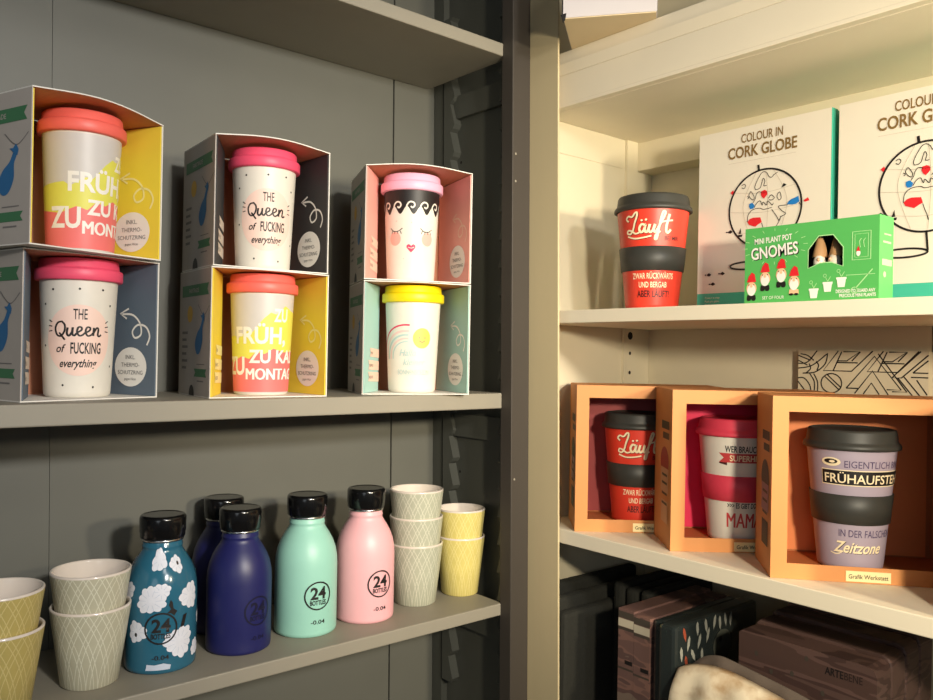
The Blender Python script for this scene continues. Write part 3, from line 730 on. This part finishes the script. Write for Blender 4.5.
# ------------------------------------------------------------------ globe boxes
CARD_CREAM = mat('ivory_card', (226, 218, 203), 0.5, 0.02, 60)
TEALC = mat('turquoise_card', (64, 178, 152), 0.5, 0.04, 60)
GOLD_INK = mat('olive_gold_print', (126, 98, 52), 0.5)
BLUE_INK = mat('bright_blue_print', (28, 120, 196), 0.5)
RED_INK = mat('bright_red_print', (218, 36, 44), 0.5)
THIN = mat('faint_grey_print', (196, 186, 172), 0.5)
def globe_art(put):
    G = .0
    c = (.0915, .1210); r = .0468
    S = lambda p: [(c[0]+a*r, c[1]+b*r) for a, b in p]
    put(text('COLOUR IN', .0112, .0868, .2105, fit=.0545, bold=.012), GOLD_INK)
    put(text('CORK GLOBE', .0142, .0868, .1942, fit=.0900, bold=.020), GOLD_INK)
    put(rect(.0425, .1812, .1305, .1816), THIN)
    for q in (-.55, 0, .5): put(stroke(S([(-sqrt(1-q*q), q), (0, q-.1), (sqrt(1-q*q), q)]), .0005), THIN)
    for q in (-.6, .1, .62): put(stroke(S([(q*.4, .95), (q, .1), (q*.5, -.95)]), .0005), THIN)
    put(ring(c[0], c[1], r, .0022, 64), INK, .0004)
    put(stroke(S([(-.16, 1.0), (-.18, 1.14)]), .0028, curve=False), INK, .0004)
    put(stroke([(.0924, .0750), (.0940, .0545)], .0022, curve=False), INK, .0004)
    put(stroke([(.0705+.0236*cos(2*pi*i/28), .0535+.0046*sin(2*pi*i/28)) for i in range(28)], .0021, True, curve=False), INK, .0004)
    w_ = .0008
    def D(*p): return S([((x-408)/200.0, -(y-627+.125*(x-408))/200.0) for x, y in p])
    ln = lambda *p: put(stroke(D(*p), w_), INK)
    ln((358,532),(354,518),(364,490),(378,465),(390,447),(406,440),(421,448),(431,464),(446,470),(458,458),(478,446))
    ln((358,532),(372,530),(386,519),(393,495),(401,474),(409,489),(404,512),(420,510))
    ln((331,541),(321,560),(330,576),(346,585),(351,570),(341,552),(331,541)); ln((312,566),(320,572),(314,580))
    ln((279,511),(292,502),(301,512),(291,526),(279,521))
    ln((344,601),(356,581),(362,560),(374,544),(392,546))
    ln((352,625),(366,602),(384,590),(397,612),(402,596),(421,612),(426,592),(440,600),(452,612),(458,600))
    ln((430,578),(446,560),(463,574),(450,586),(434,584)); ln((480,556),(492,546),(500,574),(489,586),(478,570),(480,556))
    ln((314,700),(319,662),(345,636),(384,628),(402,634),(426,630),(450,624))
    ln((450,634),(474,664),(491,690),(501,671),(526,655),(506,641),(486,620),(502,614),(536,611))
    ln((594,596),(604,612)); ln((499,668),(492,690),(478,715),(466,733)); ln((395,703),(402,724),(411,746),(420,775))
    put(poly(D((390,541),(408,534),(421,538),(425,556),(406,579),(394,570),(388,556))), RED_INK, .0003)
    put(poly(D((314,700),(330,684),(348,677),(388,675),(396,700),(378,710),(360,724),(323,715))), RED_INK, .0003)
    put(poly(D((324,606),(340,600),(354,612),(348,630),(330,633),(323,622))), BLUE_INK, .0003)
    put(poly(D((531,608),(540,592),(556,581),(574,574),(591,566),(597,592),(580,606),(560,610))), BLUE_INK, .0003)
    put(poly(D((450,750),(480,742),(500,752),(496,790),(470,800),(452,775))), BLUE_INK, .0003)
    put(poly(S([(-.98,.52),(-.90,.58),(-.86,.50),(-.92,.46)])), RED_INK, .0003); put(poly(S([(1.04,.06),(1.16,.12),(1.20,.04),(1.08,.02)])), RED_INK, .0003)
    put(poly(S([(-.74,-.62),(-.60,-.62),(-.62,-.68),(-.72,-.68)]))+poly(S([(-.72,-.60),(-.66,-.44),(-.64,-.60)])), INK, .0003)
    put(poly(S([(.46,.46),(.52,.56),(.60,.52),(.54,.48)])), INK, .0003)
    for x, y in ((.0130,.0450),(.0325,.0455),(.0190,.0330),(.0425,.0965)): put(poly([(x,y),(x+.004,y+.0025),(x+.0075,y),(x+.004,y-.0020)])+rect(x-.002,y-.0005,x,y+.001), INK, .0003)
    put(text('Colour in map', .0026, .012, .0160, 1, 0, 0, 'LEFT')+text('Push pin globe', .0026, .012, .0115, 1, 0, 0, 'LEFT')+text('Cork', .0026, .012, .0070, 1, 0, 0, 'LEFT'), CARD_CREAM, .0006)
def globe_box(label, y_left, width=.172, x=.90, depth=.055):
    t = thing('globe_box', label, 'box', (x, y_left, 1.5602), -pi/2, 'globe boxes on the upper shelf')
    h = .2245
    MB().box((0, 0, 0), (width, .012, h), CARD_CREAM).build('lid_panel', t, 0)
    b = MB().box((0.0003, .0122, 0.0003), (width-.0003, depth, h-.0003), TEALC)
    b.build('carton', t)
    s = MB(); f = plane_fn((0, 0, 0), (1, 0, 0), (0, 0, 1))
    s.box((width+.0001, -.0001, 0), (width+.0007, .013, h), TEALC)
    s.decal(rect(0, 0, width, .0215), f, TEALC, None, .0002)
    globe_art(lambda D, m, off=.0003: s.decal(D, f, m, None, off+.0002))
    s.build('print', t)
    return t
globe_box('white globe box with map print, left of the pair, next to the red mug', .6070)
globe_box('white globe box with map print, right of the pair, cut by the picture edge', .4265)

# ------------------------------------------------------------------ gnome box
GRASS = mat('leaf_green_card', (86, 178, 92), 0.45, 0.05, 8, stretch=(1, 1, 14))
PALEG = mat('pale_green_print', (176, 226, 160), 0.5)
SKIN = mat('gnome_skin_print', (244, 190, 150), 0.5)
gb_w, gb_d, gb_h = .1440, .0320, .0830
GX = thing('gnome_box', 'green box with gnome figures and a dark arched window, in front of globe boxes', 'box', (.8150, .4890, 1.5602), -pi/2)
s = MB()
P = [(.0725,.0345),(.0850,.0395),(.0965,.0395),(.1090,.0345),(.1090,.0540),(.0985,.0675),(.0835,.0675),(.0725,.0540)]
o = [(0,0),(gb_w,0),(gb_w,gb_h),(0,gb_h)]
T = .001
# front as four pieces round the window
s.add([(a, 0, b) for a, b in [(0,0),(gb_w,0),(.1090,.0345),(.0965,.0395),(.0850,.0395),(.0725,.0345)]], [tuple(range(6))], GRASS)
s.add([(a, 0, b) for a, b in [(gb_w,0),(gb_w,gb_h),(.0985,.0675),(.1090,.0540),(.1090,.0345)]], [tuple(range(5))], GRASS)
s.add([(a, 0, b) for a, b in [(gb_w,gb_h),(0,gb_h),(.0835,.0675),(.0985,.0675)]], [tuple(range(4))], GRASS)
s.add([(a, 0, b) for a, b in [(0,gb_h),(0,0),(.0725,.0345),(.0725,.0540),(.0835,.0675)]], [tuple(range(5))], GRASS)
s.box((0, .0002, 0), (T, gb_d, gb_h), GRASS).box((gb_w-T, .0002, 0), (gb_w, gb_d, gb_h), GRASS)
s.box((T, .0002, 0), (gb_w-T, gb_d, T), GRASS).box((T, .0002, gb_h-T), (gb_w-T, gb_d, gb_h), GRASS).box((T, gb_d-T, T), (gb_w-T, gb_d, gb_h-T), INK)
f = plane_fn((0, 0, 0), (1, 0, 0), (0, 0, 1))
pt = lambda D, m, off=.0002: s.decal(D, f, m, None, off)
pt(stroke(P, .0010, True, curve=False), PALEG)
pt(text('MINI PLANT POT', .0062, .0330, .0690, .9, 0, .02, rot=.05, fit=.043), WHITE_INK)
Tn = text('GNOMES', .0130, .0345, .0565, .80, 0, .02, rot=.07, fit=.0540)
pt(xf(Tn, 1, .0009, -.0009), INK); pt(Tn, WHITE_INK, .0004)
for x, y in ((.0085,.0170),(.0245,.0270),(.0430,.0300),(.0575,.0210)):
    G = lambda P: [(x+a*1.3, y+b*1.3) for a, b in P]
    pt(poly(G([(-.0042,.0052),(-.0028,.0100),(.0,.0135),(.0028,.0120),(.0042,.0052)])), RED_INK, .0003)
    pt(disc(x, y, .0060, .0072, 18), SKIN, .0002); pt(disc(x, y-.0020, .0050, .0062, 16), WHITE_INK, .0004); pt(disc(x, y+.0024, .0015), SKIN, .0006)
    pt(disc(x-.0030, y+.0040, .0006)+disc(x+.0030, y+.0040, .0006), INK, .0007)
    pt(poly(G([(-.0042,-.0092),(.0042,-.0092),(.0038,-.0056),(-.0038,-.0056)])), INK if x != .0575 else SKIN, .0003)
    pt(disc(x-.0028,y-.0125,.0024,.0013,10)+disc(x+.0028,y-.0125,.0024,.0013,10), INK, .0005)
for x, y in ((.0790,.0080),(.0935,.0140),(.1075,.0180)):
    pt(poly([(x-.0034,y-.0045),(x+.0034,y-.0045),(x+.0046,y+.0035),(x-.0046,y+.0035)])+rect(x-.0052,y+.0035,x+.0052,y+.0055), WHITE_INK, .0003)
    pt(stroke([(x,y+.006),(x-.002,y+.010)], .0006, curve=False)+stroke([(x,y+.006),(x+.003,y+.011)], .0006, curve=False)+stroke([(x-.003+.0016*cos(i*pi/4),y+.012+.0016*sin(i*pi/4)) for i in range(8)], .0005, True), PALEG)
pt(stroke([(.1180,.0400),(.1360,.0400),(.1360,.0680),(.1180,.0680)], .0009, True, curve=False)+stroke([(.1205,.0425),(.1335,.0425),(.1335,.0655),(.1205,.0655)], .0006, True, curve=False), PALEG)
pt(disc(.1240,.0465,.0020,.0030), WHITE_INK); pt(poly([(.122,.0485),(.124,.054),(.126,.0485)]), RED_INK, .0004)
for x in (.126,.130): pt(stroke([(x,.052),(x-.001,.058),(x+.001,.061)], .0007), PALEG)
pt(stroke([(.1220,.0120),(.1380,.0300)], .0011, curve=False)+stroke([(.1205+.003*cos(i*pi/5),.0098+.003*sin(i*pi/5)) for i in range(10)], .0008, True), PALEG)
pt(stroke([(.1120,.0252),(.1405,.0252)], .0006, curve=False), PALEG)
pt(text('SET OF FOUR', .0034, .0340, .0062, .9), WHITE_INK); pt(text('DESIGNED TO GUARD ANY', .0034, .1215, .0095, .85, 0, .02, fit=.039)+text('PRECIOUS MINI PLANTS', .0034, .1235, .0050, .85, 0, .02, fit=.036), WHITE_INK)
for i in range(16):
    a = i*2*pi/16; x, y = .0350, .0610
    pt(stroke([(x+.032*cos(a),y+.0165*sin(a)),(x+.037*cos(a),y+.0195*sin(a))], .0006, curve=False), PALEG)
f2 = plane_fn((gb_w, 0, 0), (0, 1, 0), (0, 0, 1))
s.decal(rect(.006,.034,.028,.040)+rect(.008,.056,.026,.058)+rect(.010,.064,.026,.0655)+disc(.012,.025,.003), f2, PALEG, None, .0003)
s.build('carton', GX)
TERRA = mat('gnome_tan_clay', (196, 150, 104), 0.6, 0.1); BEARD = mat('gnome_white_beard', (236, 224, 206), 0.6); DKHAT = mat('gnome_dark_coat', (40, 52, 66), 0.6)
def gnome(lx, lab, flip):
    a = Vector((.8150, .4890, 1.5602)); p = (a.x + .0165, a.y - lx, a.z + .0012)
    t = thing('gnome_figurine', lab, 'figurine', p, -pi/2 + flip, 'gnome figurines inside the green box')
    MB().lathe([(.0060, 0), (.0085, .006), (.0078, .030), (.0070, .038)], DKHAT, 24).build('coat', t)
    M = Matrix.Translation((0, -.0035, .036))
    MB().lathe([(.0010, -.016), (.0045, -.008), (.0062, 0), (.0064, .006), (.0045, .011), (.001, .013)], BEARD, 20, M).build('beard', t)
    MB().lathe([(.0080, .046), (.0072, .051), (.0040, .064), (.0008, .072)], TERRA, 20).build('hat', t)
    M = Matrix.Translation((0, -.0095, .0425))
    MB().lathe([(.0003, -.0020), (.0017, -.001), (.0019, .0002), (.0012, .0016), (.0003, .0021)], SKIN, 14, M).build('nose', t)
gnome(.0770, 'small gnome figurine at the left inside the green box window', .3)
gnome(.0950, 'small gnome figurine at the right inside the green box window', -.3)

# ------------------------------------------------------------------ line patterned card box behind the framed mugs
GREYP = mat('greige_card', (206, 194, 168), 0.6, 0.04, 60)
def pattern_art(put, w, h):
    # local u 0..w, v measured down from the top edge
    k = w/.150
    def st(p): put(stroke([(a*k, h-b*k) for a, b in p], .0016, curve=False), INK)
    def cv(p, closed=False): put(stroke([(a*k, h-b*k) for a, b in p], .0016, closed), INK)
    cv([(.003,.004),(.012,.006),(.020,.012)]); cv([(.0,.016),(.012,.014),(.024,.000)]); cv([(.0,.022),(.018,.018),(.036,.004)]); cv([(.037,.003),(.034,.016),(.022,.026),(.006,.028)])
    cv([(.014,.016),(.016,.022),(.010,.028)]); cv([(.023,.013),(.026,.018),(.024,.024)]); cv([(.0,.034),(.008,.034),(.015,.042),(.017,.050)])
    cv([(.020,.028),(.025,.038),(.025,.050)]); cv([(.015,.028),(.021,.038),(.021,.050)]); st([(0,.006),(.016,.012)]); st([(0,.012),(.012,.018)]); st([(.0,.038),(.010,.050)])
    cv([(.042+.0125*cos(i*pi/6), .039+.0115*sin(i*pi/6)) for i in range(12)], True); st([(.034,.031),(.052,.047)]); st([(.037,.029),(.054,.044)])
    for s, x0 in ((1, 0.0), (1, .052)):
        st([(x0+.050,.000),(x0+.032,.024),(x0+.066,.024),(x0+.090,.000)]); st([(x0+.056,.001),(x0+.075,.001),(x0+.060,.012),(x0+.050,.012)]); st([(x0+.048,.014),(x0+.073,.014)]); st([(x0+.054,.001),(x0+.044,.024)]); st([(x0+.076,.001),(x0+.066,.012)])
    st([(.060,.044),(.092,.006),(.122,.044),(.106,.044)]); st([(.070,.050),(.090,.023),(.108,.050)]); st([(.080,.050),(.089,.037),(.098,.050)]); st([(.060,.044),(.074,.044)]); st([(.096,.003),(.128,.046),(.112,.046)])
    st([(.140,.000),(.112,.030),(.122,.030),(.150,.004)]); st([(.134,.024),(.150,.010)]); st([(.134,.024),(.150,.024)]); st([(.118,.030),(.134,.050)]); st([(.124,.028),(.142,.050)]); st([(.132,.029),(.150,.029)]); st([(.138,.032),(.149,.048)])
    # the same ornament goes on further down
    for j in range(1, 4):
        y = .050+.05*j-.03
        st([(.01,y+.03),(.03,y),(.05,y+.03)]); st([(.06,y+.03),(.09,y),(.12,y+.03)]); st([(.075,y+.03),(.09,y+.012),(.105,y+.03)]); st([(.12,y),(.145,y+.03)])
pw = .162
PB = thing('patterned_box', 'flat greige box with black geometric line pattern, upright behind the orange boxes', 'box', (1.0440, .5450, 1.2682), -pi/2)
b = MB().box((0, 0, 0), (pw, .0130, .2440), GREYP)
fpn = plane_fn((0, 0, 0), (1, 0, 0), (0, 0, 1))
pattern_art(lambda D, m: b.decal(D, fpn, m, None, .0003), pw, .2440)
b.build('carton', PB)

# ------------------------------------------------------------------ white box overhanging the upper shelf
WB = thing('flat_box', 'large plain white box overhanging the top right shelf', 'box', (.7241, .6855, 1.9112), atan2(.6089-.6855, .7813-.7241))
PALE = mat('white_box_paper', (208, 202, 205), 0.5, 0.02); TAN = mat('tan_box_base', (226, 206, 168), 0.6, 0.03)
MB().box((0, 0, .0012), (.112, .125, .09), PALE).box((.001, .001, 0), (.111, .124, .0011), TAN).build('carton', WB)
tp = MB(); tp.prism([(-.003, .004), (.004, .006), (.003, -.002), (.0005, -.004)], (-.0022, -.0004), INK)
tp.box((-.0016, -.0004, .0), (-.0003, .012, .09), INK)
tp.build('tape', WB)

# ------------------------------------------------------------------ lower right: bags and folders
FELT = mat('dark_felt', (36, 36, 31), 0.9, 0.25, 160, 0.4)
FG = 'dark felt folders'
def slab(name, label, cat, x0, x1, y0, y1, z1, m, group, r=.004):
    o = MB().box((x0, y0, 1.0003), (x1, y1, z1), m).build(name, None, r)
    return tag(o, label, cat, group)
slab('felt_folder', 'dark felt folder facing out, lowest, directly right of the middle post', 'folder', .802, .985, .7370, .7560, 1.156, FELT, FG, .006)
slab('felt_folder', 'dark felt folder, second from the middle post side, slightly taller', 'folder', .806, 1.0, .7580, .7760, 1.170, FELT, FG, .006)
slab('felt_folder', 'dark felt folder against the cream side panel', 'folder', .810, 1.01, .7790, .7970, 1.182, FELT, FG, .006)
for i, (y0, z1) in enumerate(((.7150, 1.186), (.6930, 1.182), (.6680, 1.184))):
    slab('felt_folder', ('dark felt folder pushed back, beside the low front one', 'dark felt folder pushed back, middle of three', 'dark felt folder pushed back behind the pinkish albums')[i], 'folder', .895, 1.045, y0, y0+.018, z1, FELT, FG, .006)
def banded(name, cols, scale, axis, seed=0.0):
    if name in MATS: return MATS[name]
    m = mat(name, cols[0], 0.55, 0.1, 60); nt = m.node_tree; b_ = nt.nodes['Principled BSDF']; N = nt.nodes; L = nt.links
    tc = N.new('ShaderNodeTexCoord'); mp = N.new('ShaderNodeMapping'); mp.inputs['Scale'].default_value = axis; mp.inputs['Location'].default_value = (seed, seed, seed)
    L.new(tc.outputs['Object'], mp.inputs[0])
    vn = N.new('ShaderNodeTexNoise'); vn.inputs['Scale'].default_value = scale; vn.inputs['Detail'].default_value = 2; L.new(mp.outputs[0], vn.inputs['Vector'])
    cr = N.new('ShaderNodeValToRGB'); cr.color_ramp.interpolation = 'CONSTANT'
    e = cr.color_ramp.elements; e[0].position = 0; e[0].color = (*lin(cols[0]), 1); e[1].position = .44; e[1].color = (*lin(cols[1]), 1)
    for p, c in ((.50, cols[2]), (.57, cols[3])): q = e.new(p); q.color = (*lin(c), 1)
    L.new(vn.outputs[0], cr.inputs[0]); L.new(cr.outputs[0], b_.inputs['Base Color'])
    return m
ALBUM = banded('album_wood_print', ((112, 84, 78), (132, 98, 88), (98, 74, 70), (124, 106, 94)), 30, (.5, .5, 1.6))
PLANK = banded('plank_print', ((78, 57, 51), (96, 72, 66), (70, 50, 46), (88, 66, 60)), 14, (1, .35, 4.0), 1.7)
CREAMB = mat('album_cream_band', (196, 186, 164), 0.6); DKBAND = mat('album_dark_band', (70, 62, 54), 0.6)
def album(y0, y1, z1, label):
    b_ = MB().box((.8175, y0, 1.0003), (.985, y1, z1), ALBUM)
    f_ = plane_fn((.8175, y1, 0), (0, -1, 0), (0, 0, 1)); wd = y1-y0
    b_.decal(rect(0, z1-.022, wd, z1-.012), f_, CREAMB, None, .0003)
    b_.decal(rect(0, z1-.026, wd, z1-.0225)+rect(0, z1-.011, wd, z1-.003), f_, DKBAND, None, .0003)
    b_.decal(rect(wd*.45, z1-.068, wd*.95, z1-.063), f_, INK, None, .0003)
    b_.decal(rect(0, z1-.0755, wd, z1-.073), f_, DKBAND, None, .0003)
    return tag(b_.build('album', None, 0), label, 'book', 'pinkish printed albums')
album(.6350, .6590, 1.1815, 'pinkish wood print album standing left, next to the dark felt folders')
album(.6105, .6345, 1.1790, 'pinkish wood print album standing right, beside the dark glossy bags')
GLOSS = mat('glossy_dark_wrap', (40, 46, 46), 0.16, 0.1, 30, coat=0.6)
FEA = mat('pale_feather_print', (150, 150, 140), 0.5); FEAR = mat('rust_feather_print', (150, 70, 48), 0.5); FEAD = mat('grey_tag_print', (74, 76, 68), 0.5)
slab('gift_bag', 'dark glossy gift bag standing between the albums and the feather print bag', 'bag', .820, .985, .5905, .6085, 1.180, GLOSS, None, .005)
GBAG = thing('gift_bag', 'dark glossy gift bag with pale feather print above the cream pouch', 'bag', (0, 0, 0))
b = MB().box((.804, .5640, 1.0003), (.985, .5885, 1.184), GLOSS); b.build('pouch', GBAG, .005)
b = MB(); f_ = plane_fn((.804, .5640, 1.184), (1, 0, 0), (0, 0, 1))
def feather(x, y, a, l=.016, m=FEA):
    b.decal(xf(poly([(0,-.5),(.16,-.1),(.14,.3),(0,.5),(-.15,.25),(-.13,-.15)]), l, x, y, l*.9, a), f_, m, None, .0004)
for x, y, a, m in ((.018,-.012,.3,FEAR),(.026,-.024,-.2,FEA),(.044,-.010,.1,FEA),(.048,-.026,-.3,FEA),(.036,-.040,.5,FEA),(.062,-.010,.2,FEA),(.066,-.022,-.3,FEA),(.080,-.009,-.2,FEA),(.092,-.012,.1,FEA),(.022,-.046,.2,FEAR),(.054,-.044,0,FEA),(.104,-.010,.2,FEA),(.012,-.034,.1,FEA),(.116,-.012,-.1,FEA)): feather(x, y, a, .019, m)
b.decal(disc(.098, -.040, .020, .019, 30), f_, FEAD, None, .0006); b.decal(disc(.093, -.032, .0035), f_, INK, None, .0009)
b.build('print', GBAG)
for i in range(4):
    x0 = .842+i*.036
    t = thing('storage_bag', ('brown plank print bag in front, with dark lettering', 'brown plank print bag directly behind the lettered one', 'brown plank print bag, third from the front', 'brown plank print bag, rearmost by the back panel')[i], 'bag', (0, 0, 0), 0, 'brown plank print bags')
    z1 = 1.192 + .004*i
    o = [(-.5048, 1.0003), (-.3520, 1.0003), (-.3520, z1-.010), (-.3550, z1-.003), (-.3620, z1), (-.5000, z1), (-.5048, z1-.004)]
    M = Matrix(((0, 1, 0, 0), (-1, 0, 0, 0), (0, 0, 1, 0), (0, 0, 0, 1)))
    b = MB().prism(o, (x0, x0+.0335), PLANK, M)
    if i == 0:
        f_ = plane_fn((x0, .5048, 0), (0, -1, 0), (0, 0, 1))
        b.decal(text('ARTE', .0082, .1000, 1.1755, .80, 0, .02, 'LEFT', fit=.0195), f_, INK, None, .0004)
        b.decal(text('BENE', .0082, .1205, 1.1755, .80, 0, .0, 'LEFT', fit=.0185), f_, mat('dim_lettering', (40, 28, 26), 0.6), None, .0004)
        for x, z in ((.022, 1.17), (.040, 1.155), (.080, 1.181), (.064, 1.160), (.098, 1.150)): b.decal(disc(x, z, .0022, .0030, 10), f_, DKBAND, None, .0004)
    b.build('body', t, .002)
# cream pouch lying in front
LINEN = mat('mottled_cream_cloth', (222, 204, 172), 0.85, 0.75, 34, 0.5)
_nt = LINEN.node_tree
_n2 = _nt.nodes.new('ShaderNodeTexNoise'); _n2.inputs['Scale'].default_value = 26; _n2.inputs['Detail'].default_value = 6
_tc2 = _nt.nodes.new('ShaderNodeTexCoord'); _nt.links.new(_tc2.outputs['Object'], _n2.inputs['Vector'])
_rp = _nt.nodes.new('ShaderNodeValToRGB'); _rp.color_ramp.elements[0].position = .40; _rp.color_ramp.elements[1].position = .62
_rp.color_ramp.elements[0].color = (*lin((168, 134, 92)), 1); _rp.color_ramp.elements[1].color = (*lin((226, 212, 186)), 1)
_nt.links.new(_n2.outputs[0], _rp.inputs[0]); _nt.links.new(_rp.outputs[0], _nt.nodes['Principled BSDF'].inputs['Base Color'])
RIM = mat('grey_brown_cloth_edge', (92, 80, 71), 0.85, 0.15, 60, 0.3)
CP = thing('cloth_pouch', 'mottled cream cloth pouch with grey rim in front of the feather print bag', 'bag', (0, 0, 0))
def cushion(top, x0, x1, m, name, nb=14):
    """pouch face bulging forward: columns follow the drooping top edge"""
    cols = spline(top, 5); V = []; Fc = []
    n = len(cols)
    for i, (y, zt) in enumerate(cols):
        q = i/(n-1); side = min(1, sin(pi*min(max(q, .0), 1.0))*9.0)
        for j in range(nb+1):
            v = j/nb; z = 1.0004+(zt-1.0004)*v
            bul = (1-(2*v-1)**6)*side
            wr = .0018*sin(y*160+v*5)*bul+.0012*sin(v*26+y*60)*bul
            V.append((x0+(x1-x0)*.5*(1-bul)+wr, y, z))
    off = len(V)
    V += [(x1, p[1], p[2]) for p in V[:off]]
    s_ = nb+1
    for i in range(n-1):
        for j in range(nb):
            a = i*s_+j
            Fc.append((a, a+s_, a+s_+1, a+1)); Fc.append((off+a, off+a+1, off+a+s_+1, off+a+s_))
    for i in range(n-1):
        a = i*s_
        Fc.append((a, off+a, off+a+s_, a+s_)); a += nb; Fc.append((a, a+s_, off+a+s_, off+a))
    for j in range(nb):
        Fc.append((j, j+1, off+j+1, off+j)); a = (n-1)*s_+j; Fc.append((a, off+a, off+a+1, a+1))
    MB().add(V, Fc, m, True).build(name, CP)
cushion([(.5620,1.1000),(.5617,1.1340),(.5500,1.1435),(.5246,1.1495),(.4992,1.1500),(.4748,1.1470),(.4514,1.1430),(.4289,1.1390),(.4000,1.1350),(.3500,1.1210)], .790, .818, LINEN, 'cloth')
cushion([(.5560,1.1380),(.5379,1.1540),(.5183,1.1610),(.4993,1.1600),(.4628,1.1550),(.4176,1.1480),(.3600,1.1350)], .8180, .8235, RIM, 'rim')
